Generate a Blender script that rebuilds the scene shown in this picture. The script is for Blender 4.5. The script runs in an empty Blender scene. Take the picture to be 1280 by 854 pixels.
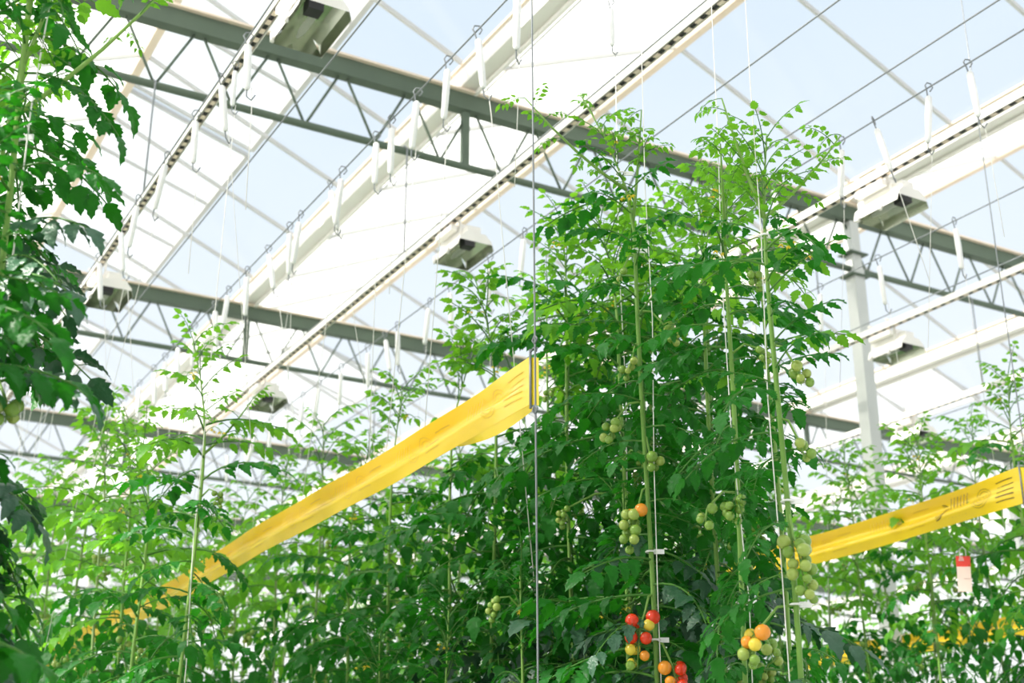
import bpy, math, random
from mathutils import Vector, Matrix, Euler, Quaternion

rng = random.Random(11)
scn = bpy.context.scene
col = scn.collection
R = math.radians
V = Vector

# ---------------------------------------------------------------- camera
CAM = V((0.0, 0.0, 1.6))
F, HEAD, PITCH = 1650.0, R(29.7), R(20.4)
cd = bpy.data.cameras.new('camera')
cam = bpy.data.objects.new('camera', cd)
col.objects.link(cam)
cam.location = CAM
cam.rotation_euler = Euler((R(90) + PITCH, 0, -HEAD))
cd.sensor_fit = 'HORIZONTAL'
cd.sensor_width = 36
cd.lens = F / 1280 * 36
cd.clip_start, cd.clip_end = 0.05, 300
cd.dof.use_dof = True
cd.dof.focus_distance = 3.3
cd.dof.aperture_fstop = 4.5
scn.camera = cam
_r = V((math.cos(HEAD), -math.sin(HEAD), 0))
_f = V((math.sin(HEAD) * math.cos(PITCH), math.cos(HEAD) * math.cos(PITCH), math.sin(PITCH)))
_u = V((-math.sin(HEAD) * math.sin(PITCH), -math.cos(HEAD) * math.sin(PITCH), math.cos(PITCH)))


def ray(px, py):
    return _f + _r * ((px - 640) / F) + _u * ((427 - py) / F)


def on_x(px, py, x):
    d = ray(px, py)
    return CAM + d * (x / d.x)


def on_z(px, py, z):
    d = ray(px, py)
    return CAM + d * ((z - CAM.z) / d.z)


def near_axis(px, py, ax, ay, toward=0.0):
    """point on the sight line closest to the vertical axis (ax, ay)"""
    d = ray(px, py)
    t = (d.x * ax + d.y * ay) / (d.x * d.x + d.y * d.y)
    return CAM + d * (t - toward)


# ---------------------------------------------------------------- colour settings
vs = scn.view_settings
scn.display_settings.display_device = 'sRGB'
vs.view_transform = 'Standard'
vs.look = 'None'
vs.gamma = 1
vs.exposure = 0.5
vs.use_curve_mapping = False


# ---------------------------------------------------------------- materials
def new_mat(name):
    m = bpy.data.materials.new(name)
    m.use_nodes = True
    nt = m.node_tree
    nt.nodes.clear()
    out = nt.nodes.new('ShaderNodeOutputMaterial')
    return m, nt, out


def simple(name, c, rough=0.5, metal=0.0, spec=0.5, c2=None, scale=8.0, bump=0.0):
    m, nt, out = new_mat(name)
    p = nt.nodes.new('ShaderNodeBsdfPrincipled')
    p.inputs['Base Color'].default_value = (*c, 1)
    p.inputs['Roughness'].default_value = rough
    p.inputs['Metallic'].default_value = metal
    p.inputs['Specular IOR Level'].default_value = spec
    tc = nt.nodes.new('ShaderNodeTexCoord')
    no = nt.nodes.new('ShaderNodeTexNoise')
    no.inputs['Scale'].default_value = scale
    no.inputs['Detail'].default_value = 4
    nt.links.new(tc.outputs['Object'], no.inputs['Vector'])
    mx = nt.nodes.new('ShaderNodeMix')
    mx.data_type = 'RGBA'
    mx.inputs[6].default_value = (*c, 1)
    mx.inputs[7].default_value = (*(c2 or tuple(v * 0.85 for v in c)), 1)
    nt.links.new(no.outputs['Fac'], mx.inputs[0])
    nt.links.new(mx.outputs[2], p.inputs['Base Color'])
    if bump:
        b = nt.nodes.new('ShaderNodeBump')
        b.inputs['Strength'].default_value = bump
        nt.links.new(no.outputs['Fac'], b.inputs['Height'])
        nt.links.new(b.outputs['Normal'], p.inputs['Normal'])
    nt.links.new(p.outputs[0], out.inputs[0])
    return m


def thin(name, ca, cb, trans, fac, rough=0.45, spec=0.4, scale=14.0, veins=0.25, coat=0.0):
    """a thin sheet: a glossy diffuse face that also lets coloured light through; varied from object to object"""
    m, nt, out = new_mat(name)
    L = nt.links.new
    oi = nt.nodes.new('ShaderNodeObjectInfo')
    tc = nt.nodes.new('ShaderNodeTexCoord')
    no = nt.nodes.new('ShaderNodeTexNoise')
    no.inputs['Scale'].default_value = scale
    no.inputs['Detail'].default_value = 3
    L(tc.outputs['Object'], no.inputs['Vector'])
    ma = nt.nodes.new('ShaderNodeMath')
    ma.operation = 'MULTIPLY_ADD'
    L(no.outputs['Fac'], ma.inputs[0])
    ma.inputs[1].default_value = 0.9
    L(oi.outputs['Random'], ma.inputs[2])
    mb = nt.nodes.new('ShaderNodeMath')
    mb.operation = 'MULTIPLY_ADD'
    mb.use_clamp = True
    L(ma.outputs[0], mb.inputs[0])
    mb.inputs[1].default_value = 0.8
    mb.inputs[2].default_value = -0.26
    mx = nt.nodes.new('ShaderNodeMix')
    mx.data_type = 'RGBA'
    mx.inputs[6].default_value = (*ca, 1)
    mx.inputs[7].default_value = (*cb, 1)
    L(mb.outputs[0], mx.inputs[0])
    p = nt.nodes.new('ShaderNodeBsdfPrincipled')
    p.inputs['Roughness'].default_value = rough
    p.inputs['Specular IOR Level'].default_value = spec
    p.inputs['Coat Weight'].default_value = coat
    p.inputs['Coat Roughness'].default_value = 0.22
    L(mx.outputs[2], p.inputs['Base Color'])
    if veins:
        b = nt.nodes.new('ShaderNodeBump')
        b.inputs['Strength'].default_value = veins
        b.inputs['Distance'].default_value = 0.01
        n2 = nt.nodes.new('ShaderNodeTexNoise')
        n2.inputs['Scale'].default_value = 60
        L(tc.outputs['Object'], n2.inputs['Vector'])
        L(n2.outputs['Fac'], b.inputs['Height'])
        L(b.outputs['Normal'], p.inputs['Normal'])
    t = nt.nodes.new('ShaderNodeBsdfTranslucent')
    t.inputs['Color'].default_value = (*trans, 1)
    ms = nt.nodes.new('ShaderNodeMixShader')
    ms.inputs[0].default_value = fac
    L(p.outputs[0], ms.inputs[1])
    L(t.outputs[0], ms.inputs[2])
    L(ms.outputs[0], out.inputs[0])
    return m


def glass(name, tint, gloss, white=0.0, wcol=(0.9, 0.9, 0.88)):
    m, nt, out = new_mat(name)
    L = nt.links.new
    tr = nt.nodes.new('ShaderNodeBsdfTransparent')
    tr.inputs[0].default_value = (*tint, 1)
    gl = nt.nodes.new('ShaderNodeBsdfGlossy')
    gl.inputs['Roughness'].default_value = 0.12
    ms = nt.nodes.new('ShaderNodeMixShader')
    ms.inputs[0].default_value = gloss
    L(tr.outputs[0], ms.inputs[1])
    L(gl.outputs[0], ms.inputs[2])
    last = ms
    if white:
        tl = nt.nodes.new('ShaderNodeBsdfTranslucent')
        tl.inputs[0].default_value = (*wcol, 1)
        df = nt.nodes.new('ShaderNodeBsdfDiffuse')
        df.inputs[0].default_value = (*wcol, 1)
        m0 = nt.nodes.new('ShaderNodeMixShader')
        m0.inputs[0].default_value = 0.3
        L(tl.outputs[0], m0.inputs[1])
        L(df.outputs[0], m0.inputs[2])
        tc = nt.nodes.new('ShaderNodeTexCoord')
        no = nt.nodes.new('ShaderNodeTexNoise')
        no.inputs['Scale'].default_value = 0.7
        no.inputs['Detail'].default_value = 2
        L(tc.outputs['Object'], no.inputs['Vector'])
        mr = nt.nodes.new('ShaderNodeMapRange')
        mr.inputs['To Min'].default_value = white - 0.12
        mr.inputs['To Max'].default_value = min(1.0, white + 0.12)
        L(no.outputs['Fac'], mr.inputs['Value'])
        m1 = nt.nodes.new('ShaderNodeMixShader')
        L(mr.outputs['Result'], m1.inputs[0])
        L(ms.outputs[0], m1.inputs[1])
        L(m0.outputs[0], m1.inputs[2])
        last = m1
    L(last.outputs[0], out.inputs[0])
    return m


M = {}
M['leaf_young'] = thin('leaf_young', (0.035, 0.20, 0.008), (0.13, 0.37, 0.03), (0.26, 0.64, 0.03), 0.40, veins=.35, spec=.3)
M['leaf_mid'] = thin('leaf_mid', (0.004, 0.080, 0.006), (0.020, 0.165, 0.016), (0.04, 0.36, 0.010), 0.28, rough=0.42, veins=.35, spec=.22)
M['leaf_old_sheen'] = thin('leaf_old_sheen', (0.009, 0.064, 0.020), (0.062, 0.160, 0.090), (0.012, 0.14, 0.010), 0.15, rough=0.42, spec=0.5, veins=.4)  # older leaves; dark shade and grey-green highlights also put into this colour pair
M['petiole'] = thin('leaf_stalk', (0.04, 0.16, 0.015), (0.09, 0.24, 0.035), (0.2, 0.5, 0.05), 0.15, scale=20, veins=0)
M['stem'] = thin('stem_green', (0.15, 0.31, 0.05), (0.24, 0.42, 0.09), (0.4, 0.6, 0.1), 0.12, scale=20, veins=0)
M['stem_old'] = thin('stem_pale', (0.17, 0.28, 0.08), (0.26, 0.36, 0.13), (0.4, 0.5, 0.15), 0.05, scale=20, veins=0)
M['petal'] = thin('petal_yellow', (0.85, 0.62, 0.03), (0.9, 0.7, 0.06), (0.9, 0.7, 0.05), 0.3, veins=0)
M['t_green'] = simple('tomato_green', (0.13, 0.27, 0.03), 0.22, c2=(0.24, 0.38, 0.06), scale=30)
M['t_pale'] = simple('tomato_pale', (0.25, 0.36, 0.055), 0.22, c2=(0.36, 0.45, 0.10), scale=30)
M['t_yellow'] = simple('tomato_yellow', (0.72, 0.55, 0.03), 0.22, c2=(0.78, 0.62, 0.08), scale=30)
M['t_orange'] = simple('tomato_orange', (0.80, 0.24, 0.015), 0.22, c2=(0.78, 0.34, 0.03), scale=30)
M['t_red'] = simple('tomato_red', (0.72, 0.03, 0.008), 0.2, c2=(0.76, 0.06, 0.015), scale=30)
M['white_paint'] = simple('white_painted_metal', (0.86, 0.84, 0.80), 0.45, c2=(0.80, 0.77, 0.71), scale=3)
M['white_plastic'] = simple('white_plastic', (0.9, 0.9, 0.88), 0.4)
M['string'] = simple('white_string', (0.85, 0.84, 0.78), 0.8)
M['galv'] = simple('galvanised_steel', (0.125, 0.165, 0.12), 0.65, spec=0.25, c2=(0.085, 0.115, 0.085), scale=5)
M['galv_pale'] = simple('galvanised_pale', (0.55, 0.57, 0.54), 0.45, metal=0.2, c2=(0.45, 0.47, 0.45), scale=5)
M['bar'] = simple('aluminium_bar', (0.62, 0.62, 0.61), 0.5, metal=0.0, c2=(0.54, 0.54, 0.53), scale=4)
M['rim'] = simple('sun_tinted_cream_edge', (0.78, 0.62, 0.48), 0.6, c2=(0.85, 0.74, 0.62), scale=6)  # warm sunlight along the edges is put into this peach colour
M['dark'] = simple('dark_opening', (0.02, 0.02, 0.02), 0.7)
M['wire'] = simple('steel_wire', (0.25, 0.27, 0.28), 0.4, metal=0.6)
M['reflector'] = simple('mirror_aluminium', (0.58, 0.60, 0.50), 0.22, metal=1.0, c2=(0.46, 0.50, 0.40), scale=9)
M['tape'] = thin('yellow_film', (0.95, 0.66, 0.012), (0.96, 0.74, 0.03), (1.0, 0.78, 0.03), 0.24, rough=0.26, spec=0.6, scale=6, veins=0, coat=0.8)
M['print_dark'] = simple('dark_print', (0.10, 0.05, 0.01), 0.5)
M['print_faint'] = simple('faint_print', (0.70, 0.46, 0.01), 0.5)
M['card_red'] = simple('red_print', (0.75, 0.05, 0.03), 0.5)
M['card_pale'] = simple('pale_card', (0.80, 0.62, 0.54), 0.6)
M['floor'] = simple('white_ground_cloth', (0.62, 0.63, 0.60), 0.8, c2=(0.50, 0.51, 0.48), scale=2)
M['glass'] = glass('clear_glass', (0.985, 0.99, 1.0), 0.03)
M['glass_white'] = glass('white_translucent_glass', (0.98, 0.98, 0.98), 0.03, white=0.8)  # mostly white translucent, unevenly see-through
M['glass_vent'] = glass('frosted_glass', (0.98, 0.98, 0.98), 0.03, white=0.5)
M['glass_wall'] = glass('whitened_wall_glass', (0.98, 0.98, 0.98), 0.03, white=0.8)


# ---------------------------------------------------------------- mesh builder
class MB:
    def __init__(s):
        s.v, s.f, s.m, s.sm = [], [], [], []

    def face(s, idx, mat=0, smooth=False):
        s.f.append(tuple(idx))
        s.m.append(mat)
        s.sm.append(smooth)

    def box(s, c, d, mat=0, rot=None):
        b = len(s.v)
        for sx in (-1, 1):
            for sy in (-1, 1):
                for sz in (-1, 1):
                    p = V((sx * d[0] / 2, sy * d[1] / 2, sz * d[2] / 2))
                    if rot is not None:
                        p = rot @ p
                    s.v.append(V(c) + p)
        for q in ((0, 1, 3, 2), (4, 6, 7, 5), (0, 4, 5, 1), (2, 3, 7, 6), (0, 2, 6, 4), (1, 5, 7, 3)):
            s.face([b + i for i in q], mat)

    def bar(s, a, b, w, h, mat=0):
        """rectangular bar from a to b; w sideways, h in the up direction"""
        a, b = V(a), V(b)
        d = (b - a)
        x = d.normalized()
        up = V((0, 0, 1)) if abs(x.z) < 0.95 else V((0, 1, 0))
        y = up.cross(x).normalized()
        z = x.cross(y)
        s.box((a + b) / 2, (d.length, w, h), mat, Matrix((x, y, z)).transposed())

    def tube(s, pts, rad, n=6, mat=0, cap=True):
        pts = [V(p) for p in pts]
        if not isinstance(rad, (list, tuple)):
            rad = [rad] * len(pts)
        b = len(s.v)
        prev = None
        for i, p in enumerate(pts):
            t = (pts[min(i + 1, len(pts) - 1)] - pts[max(i - 1, 0)]).normalized()
            if prev is None:
                ref = V((0, 0, 1)) if abs(t.z) < 0.9 else V((1, 0, 0))
                x = ref.cross(t).normalized()
            else:
                x = (prev - t * prev.dot(t)).normalized()
            prev = x
            y = t.cross(x)
            for k in range(n):
                a = 2 * math.pi * k / n
                s.v.append(p + (x * math.cos(a) + y * math.sin(a)) * rad[i])
        for i in range(len(pts) - 1):
            for k in range(n):
                k2 = (k + 1) % n
                s.face((b + i * n + k, b + i * n + k2, b + (i + 1) * n + k2, b + (i + 1) * n + k), mat, True)
        if cap:
            s.face([b + k for k in reversed(range(n))], mat)
            e = b + (len(pts) - 1) * n
            s.face([e + k for k in range(n)], mat)

    def grid(s, rows, mat=0, smooth=True):
        b = len(s.v)
        n = len(rows[0])
        for r in rows:
            s.v.extend(r)
        for i in range(len(rows) - 1):
            for k in range(n - 1):
                s.face((b + i * n + k, b + i * n + k + 1, b + (i + 1) * n + k + 1, b + (i + 1) * n + k), mat, smooth)

    def prism(s, prof, y0, y1, mat=0):
        """closed profile of (x, z) pushed along y"""
        b = len(s.v)
        n = len(prof)
        for y in (y0, y1):
            for x, z in prof:
                s.v.append(V((x, y, z)))
        for k in range(n):
            k2 = (k + 1) % n
            s.face((b + k, b + k2, b + n + k2, b + n + k), mat)
        s.face([b + k for k in range(n)], mat)
        s.face([b + n + k for k in reversed(range(n))], mat)

    def add(s, other, mtx, mat=None):
        b = len(s.v)
        s.v.extend(mtx @ p for p in other.v)
        for f, m, q in zip(other.f, other.m, other.sm):
            s.face([b + i for i in f], m if mat is None else mat, q)

    def mesh(s, name, mats):
        me = bpy.data.meshes.new(name)
        me.from_pydata([tuple(p) for p in s.v], [], s.f)
        for m in mats:
            me.materials.append(m)
        me.polygons.foreach_set('material_index', s.m)
        me.polygons.foreach_set('use_smooth', s.sm)
        me.update()
        return me

    def build(s, name, mats, parent=None):
        if not isinstance(mats, (list, tuple)):
            mats = [mats]
        return link(name, s.mesh(name, mats), parent)


def link(name, me, parent=None):
    o = bpy.data.objects.new(name, me)
    col.objects.link(o)
    if parent is not None:
        o.parent = parent
    return o


def tag(o, label=None, cat=None, group=None, kind=None):
    if label:
        o['label'] = label
    if cat:
        o['category'] = cat
    if group:
        o['group'] = group
    if kind:
        o['kind'] = kind
    return o


def empty(name, loc, rz=0.0):
    o = bpy.data.objects.new(name, None)
    col.objects.link(o)
    o.location = loc
    o.rotation_euler = (0, 0, rz)
    o.empty_display_size = 0.1
    return o


def copy_tree(o, parent=None):
    c = o.copy()
    col.objects.link(c)
    if parent is not None:
        c.parent = parent
    for ch in list(o.children):
        copy_tree(ch, c)
    return c


# ================================================================ THE SETTING
X0, X1, Y0, Y1 = -9.77, 19.93, -4.5, 24.0
ZB, ZP, ZG = 6.0, 5.55, 6.13                      # girder chords, gutter
BAY = 3.3
GX = [0.13 + BAY * k for k in range(-3, 7)]      # gutters along Y
RZ = 6.22 + 0.70                                  # ridge height
GEAVE = 6.2
GIRD = [2.4 + 4.22 * k for k in range(-1, 6)]     # girders along X

b = MB()
b.box(((X0 + X1) / 2, (Y0 + Y1) / 2, -0.05), (X1 - X0, Y1 - Y0, 0.1))
tag(b.build('floor', M['floor']), 'pale ground cloth under the tomato rows', 'floor', kind='structure')


def wall(name, a, bb, label):
    w = MB()
    a, bb = V(a), V(bb)
    n = max(2, int((bb - a).length / 1.65))
    w.grid([[a, bb], [a + V((0, 0, GEAVE)), bb + V((0, 0, GEAVE))]], 0, False)
    for i in range(n + 1):
        p = a.lerp(bb, i / n)
        w.bar(p, p + V((0, 0, GEAVE)), 0.06, 0.06, 1)
    for z in (0.05, 2.0, 4.1, GEAVE):
        w.bar(a + V((0, 0, z)), bb + V((0, 0, z)), 0.06, 0.06, 1)
    tag(w.build(name, [M['glass_wall'], M['white_paint']]), label, 'wall', kind='structure')


wall('wall_back', (X0, Y1, 0), (X1, Y1, 0), 'whitened glass end wall far behind the rows')
wall('wall_front', (X0, Y0, 0), (X1, Y0, 0), 'whitened glass end wall behind the viewer')
wall('wall_left', (X0, Y0, 0), (X0, Y1, 0), 'whitened glass side wall beyond the left row')
wall('wall_right', (X1, Y0, 0), (X1, Y1, 0), 'whitened glass side wall beyond the right rows')

# roof: one bay after another: a white translucent slope rising to the ridge, a clear slope falling from it
for gi in range(len(GX) - 1):
    xg, xr, xe = GX[gi], GX[gi] + BAY / 2, GX[gi + 1]
    far = gi > 8
    ys = [Y0 + i for i in range(int(Y1 - Y0) + 1)] + [Y1]

    def S(x, y, dz=0.0):
        t = (x - xg) / (xr - xg) if x <= xr else (xe - x) / (xe - xr)
        return V((x, y, GEAVE + (RZ - GEAVE) * t + dz))
    w = MB()
    xs = xg + 0.26
    w.grid([[S(xg + 0.06, Y0), S(xg + 0.06, Y1)], [S(xs, Y0), S(xs, Y1)]], 1, False)
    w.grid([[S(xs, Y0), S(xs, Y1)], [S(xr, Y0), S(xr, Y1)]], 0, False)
    w.grid([[S(xr, Y0), S(xr, Y1)], [S(xe - 0.06, Y0), S(xe - 0.06, Y1)]], 1, False)
    ce = tag(w.build('ceiling' if gi == 0 else 'ceiling.%03d' % gi, [M['glass_white'], M['glass']]), 'glass roof bay with one white translucent slope and one clear slope', 'ceiling', kind='structure')
    f = MB()
    for y in ys:
        f.bar(S(xg + 0.06, y, -0.02), S(xr, y, -0.02), 0.022, 0.03)
        f.bar(S(xr, y, -0.02), S(xe - 0.06, y, -0.02), 0.022, 0.03)
    xm = xg + 0.85
    f.bar(S(xs, Y0, -0.015), S(xs, Y1, -0.015), 0.015, 0.02)
    fr = f.build('glazing_frame', M['bar'], ce)
    g = MB()
    g.bar(S(xr, Y0, -0.03), S(xr, Y1, -0.03), 0.06, 0.05)
    g.build('ridge_bar', M['rim'], ce)
    # roof vents hinged at the ridge of the clear slope, every third pane, lifted a little
    if gi < 9:
        k0 = {3: [6.0, 9.1, 13.6], 2: [1.6, 4.9, 9.2], 4: [13.6], 5: [12.6]}.get(gi, [10.6, 15.6])
        for vi, yv in enumerate(k0):
            v = MB()
            a1, a2 = S(xr + 0.02, yv, 0.03), S(xr + 0.02, yv + 3.0, 0.03)
            e1, e2 = S(xr + 1.0, yv, 0.14), S(xr + 1.0, yv + 3.0, 0.14)
            v.grid([[a1, a2], [e1, e2]], 0, False)
            for q in range(4):
                t = q / 3
                v.bar(a1.lerp(a2, t), e1.lerp(e2, t), 0.03, 0.03, 1)
            v.bar(e1, e2, 0.04, 0.03, 1)
            tag(v.build('window_%d' % (gi * 4 + vi + 1), [M['glass_vent'], M['bar']]), 'frosted roof vent hinged along the ridge', 'window', kind='structure')

# gutters
for gi, xg in enumerate(GX):
    r_ = empty('gutter', (xg, 0, ZG))
    tag(r_, 'cream roof gutter running along the bays over the girders', 'gutter', 'roof gutters', 'structure')
    g = MB()
    g.prism([(-0.082, 0.08), (-0.06, -0.04), (0.06, -0.04), (0.082, 0.08), (0.07, 0.08), (0.05, -0.03), (-0.05, -0.03), (-0.07, 0.08)], Y0, Y1)
    g.build('channel', M['white_paint'], r_)
    g = MB()
    for sx in (-1, 1):
        g.tube([(sx * 0.088, Y0, 0.075), (sx * 0.088, Y1, 0.075)], 0.011, 6)
    g.build('edge_lip', M['rim'], r_)
    if gi < 8:
        g = MB()
        g.tube([(0.05, Y0, -0.058), (0.05, Y1, -0.058)], 0.016, 8)
        g.build('drip_pipe', M['white_paint'], r_)

# trellis girders along X
for gi, y in enumerate(GIRD):
    r_ = empty('girder', (0, y, ZB))
    tag(r_, 'grey steel trellis girder crossing under the roof gutters', 'girder', 'trellis girders', 'structure')
    g = MB()
    g.prism([(-0.04, -0.055), (0.04, -0.055), (0.04, 0.06), (-0.04, 0.06)], X0, X1)
    rm = Matrix.Rotation(R(-90), 4, 'Z')
    for i, p in enumerate(g.v):
        g.v[i] = V((p.y, p.x, p.z))
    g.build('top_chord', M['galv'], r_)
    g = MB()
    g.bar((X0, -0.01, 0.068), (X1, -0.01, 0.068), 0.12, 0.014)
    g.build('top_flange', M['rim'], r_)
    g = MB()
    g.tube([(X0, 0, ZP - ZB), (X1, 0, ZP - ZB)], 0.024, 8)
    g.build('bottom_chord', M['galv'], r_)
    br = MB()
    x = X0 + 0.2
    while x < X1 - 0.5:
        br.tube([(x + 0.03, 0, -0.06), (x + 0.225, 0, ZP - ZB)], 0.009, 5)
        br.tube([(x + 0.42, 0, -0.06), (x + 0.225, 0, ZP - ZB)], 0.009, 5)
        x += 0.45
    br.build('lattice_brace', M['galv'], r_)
    po = MB()
    for xg in GX[1:-1]:
        po.bar((xg, 0, -0.06), (xg, 0, ZP - ZB), 0.045, 0.045)
    po.build('king_post', M['galv'], r_)

# columns under every second gutter
for gi, y in enumerate(GIRD[1:]):
    for k in (2, 5, 7, 9):
        xg = GX[k]
        if not (k == 5 and gi in (1, 2, 3) or k in (7,) and gi in (1, 2) or k == 2 and gi == 0):
            continue
        c = empty('column', (xg, y, 0))
        tag(c, 'square grey steel column carrying the girder', 'column', 'roof columns', 'structure')
        m = MB()
        m.bar((0, 0, 0.02), (0, 0, ZP), 0.10, 0.10)
        m.bar((0, 0, ZP), (0, 0, ZB - 0.065), 0.085, 0.085)
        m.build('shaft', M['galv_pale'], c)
        m = MB()
        m.box((0, 0, 0.01), (0.24, 0.24, 0.02))
        m.build('foot_plate', M['galv'], c)
        m = MB()
        m.bar((-0.09, 0, ZP + 0.12), (0.09, 0, ZP + 0.12), 0.14, 0.012)
        m.build('bracket', M['galv'], c)
        m = MB()
        m.bar((-0.09, 0, ZP - 0.06), (0.09, 0, ZP - 0.06), 0.14, 0.012)
        m.build('bracket', M['galv'], c)

# lamp rails (slotted channel) along Y
RAILZ = 4.8
RAILX = [1.45, 3.01, 4.69, 6.31, 7.93]
RNAME = ['leftmost slotted lamp rail, over the left crop wires', 'slotted lamp rail over the middle tomato row', 'slotted lamp rail to the right of the tall middle plants',
         'pale slotted lamp rail passing in front of the grey column', 'slotted lamp rail beyond the grey column']
for x, nm in zip(RAILX, RNAME):
    r_ = empty('lamp_rail', (x, 0, RAILZ))
    tag(r_, nm, 'rail', 'lamp rails', 'structure')
    g = MB()
    L0, L1 = Y0, Y1
    g.prism([(-0.021, -0.02), (-0.021, 0.022), (0.021, 0.022), (0.021, -0.02), (0.017, -0.02), (0.017, 0.018), (-0.017, 0.018), (-0.017, -0.02)], L0, L1)
    g.build('channel', M['white_paint'], r_)
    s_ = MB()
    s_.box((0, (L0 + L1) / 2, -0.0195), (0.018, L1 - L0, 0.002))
    s_.build('painted_slot_shade', M['dark'], r_)  # black strip stands for the shade inside the open channel
    s_ = MB()
    y = 1.0
    while y < 16:
        s_.box((0, y, -0.021), (0.02, 0.036, 0.003))
        y += 0.075
    tag(s_.build('rung', M['rim'], r_), kind='stuff')
    h = MB()
    for y in GIRD[1:]:
        h.tube([(0, y - 0.04, 0.02), (0, y - 0.04, ZP - RAILZ), (0, y, ZP - RAILZ + 0.035), (0, y + 0.035, ZP - RAILZ)], 0.006, 5)
    h.build('hanger_rod', M['wire'], r_)


# lamps
def make_lamp():
    r_ = empty('grow_lamp', (0, 0, 0))
    m = MB()      # ballast housing with chamfered long edges
    m.prism([(-0.075, 0.02), (0.075, 0.02), (0.075, 0.10), (0.055, 0.125), (-0.055, 0.125), (-0.075, 0.10)], -0.08, 0.24)
    m.prism([(-0.055, 0.03), (0.055, 0.03), (0.055, 0.085), (-0.055, 0.085)], -0.17, -0.08)
    m.build('housing', M['white_paint'], r_)
    m = MB()
    for k in range(6):
        m.box((0, -0.05 + k * 0.05, 0.133), (0.12, 0.01, 0.016))
    m.build('cooling_fin', M['white_paint'], r_)
    m = MB()      # hooded reflector, open below, with an inner skin
    prof = [(-0.15, -0.10), (-0.13, -0.03), (-0.08, 0.02), (0.08, 0.02), (0.13, -0.03), (0.15, -0.10)]
    inn = [(x * 0.97, z - 0.005) for x, z in prof]
    for pr, fl in ((prof, 0), (inn, 1)):
        a = [V((x, -0.20, z)) for x, z in pr]
        c = [V((x, 0.22, z)) for x, z in pr]
        m.grid([a, c], fl, False)
    m.build('reflector', [M['white_paint'], M['reflector']], r_)
    m = MB()
    m.grid([[V((-0.15, 0.22, -0.10)), V((0.15, 0.22, -0.10))], [V((-0.08, 0.22, 0.02)), V((0.08, 0.22, 0.02))]], 0, False)
    m.build('rear_plate', M['reflector'], r_)
    m = MB()
    m.grid([[V((-0.138, -0.20, -0.055)), V((0.138, -0.20, -0.055))], [V((-0.13, -0.20, -0.03)), V((0.13, -0.20, -0.03))], [V((-0.08, -0.20, 0.02)), V((0.08, -0.20, 0.02))]], 0, False)
    m.build('end_plate', M['white_paint'], r_)
    m = MB()
    m.box((-0.05, -0.155, -0.06), (0.085, 0.085, 0.075))
    m.build('socket', M['dark'], r_)
    m = MB()
    m.tube([(-0.015, -0.12, -0.045), (-0.015, -0.05, -0.045), (-0.015, 0.10, -0.045), (-0.015, 0.17, -0.045)], [0.012, 0.022, 0.022, 0.01], 10)
    m.build('bulb', M['glass_vent'], r_)
    m = MB()
    m.box((-0.12, 0.06, 0.09), (0.05, 0.26, 0.045))
    m.build('side_box', M['white_paint'], r_)
    for y in (-0.05, 0.17):
        m = MB()
        m.box((-0.06, y, 0.16), (0.012, 0.03, 0.12))
        m.box((-0.10, y, 0.215), (0.10, 0.03, 0.012))
        m.build('bracket', M['white_paint'], r_)
        m = MB()
        m.tube([(-0.16, y, -0.07), (-0.16, y, -0.125)], 0.012, 8)
        m.build('peg', M['white_paint'], r_)
    return r_


lamp0 = make_lamp()
LAMPS = [(0, 4.32, 'grow lamp nearest above, at the top edge beside the first girder'),
         (0, 7.62, 'grow lamp close to the second girder at the end of the left hook wire'),
         (1, 5.98, 'grow lamp hanging alone before the white roof slope, above the yellow strip'),
         (1, 9.15, 'small far grow lamp low above the plants left of the yellow strip'),
         (2, 4.40, 'grow lamp above the right end of the tall middle plants, beside the column top'),
         (3, 5.98, 'grow lamp to the right of the grey column'),
         (4, 7.4, 'far grow lamp low behind the right plants')]
for i, (ri, y, lab) in enumerate(LAMPS):
    o = lamp0 if i == 0 else copy_tree(lamp0)
    o.location = (RAILX[ri] + 0.09, y, RAILZ - 0.12)
    o.scale = (.74, .74, .74)
    tag(o, lab, 'lamp', 'grow lamps on the rails')

# crop wires along Y
WZ = 4.3
WIRES = [-0.35, 0.38, 1.2, 1.52, 1.9, 2.5, 2.9, 3.38, 3.6, 4.6, 5.2, 6.9]
for x in WIRES:
    m = MB()
    m.tube([(0, Y0, 0), (0, Y1, 0)], 0.0035, 5)
    o = m.build('crop_wire', M['wire'])
    o.location = (x, 0, WZ)
    tag(o, 'thin steel crop wire stretched along the rows under the lamp rails', 'wire', 'crop wires', 'structure')


# string hooks
def make_hook(strlen, seed):
    q = random.Random(seed)
    r_ = empty('string_hook', (0, 0, 0))
    m = MB()
    pts = [(0.004, 0, -0.012)] + [(0.013 * math.cos(a), 0, 0.002 + 0.013 * math.sin(a)) for a in [R(d) for d in (-60, 0, 60, 120, 180, 230)]] + [(-0.004, 0, -0.03), (0.0, 0, -0.20), (0.012, 0.0, -0.212), (0.022, 0, -0.195)]
    m.tube(pts, 0.0022, 5)
    m.build('wire_hook', M['wire'], r_)
    m = MB()
    m.tube([(0, 0, -0.028), (0, 0, -0.034), (0, 0, -0.10), (0, 0, -0.17), (0, 0, -0.178)], [0.005, 0.0098, 0.0105, 0.009, 0.005], 8)
    m.build('bobbin', M['white_plastic'], r_)
    m = MB()
    m.tube([(0.012, 0, -0.17), (0.014, 0, -0.25), (0.012 + q.uniform(-.01, .01), q.uniform(-.02, .02), -strlen)], 0.0012, 4)
    m.build('string', M['string'], r_)
    return r_


HP = [make_hook(l, i) for i, l in enumerate((1.1, 1.5, 0.8, 0.55))]
used = set()


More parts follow.
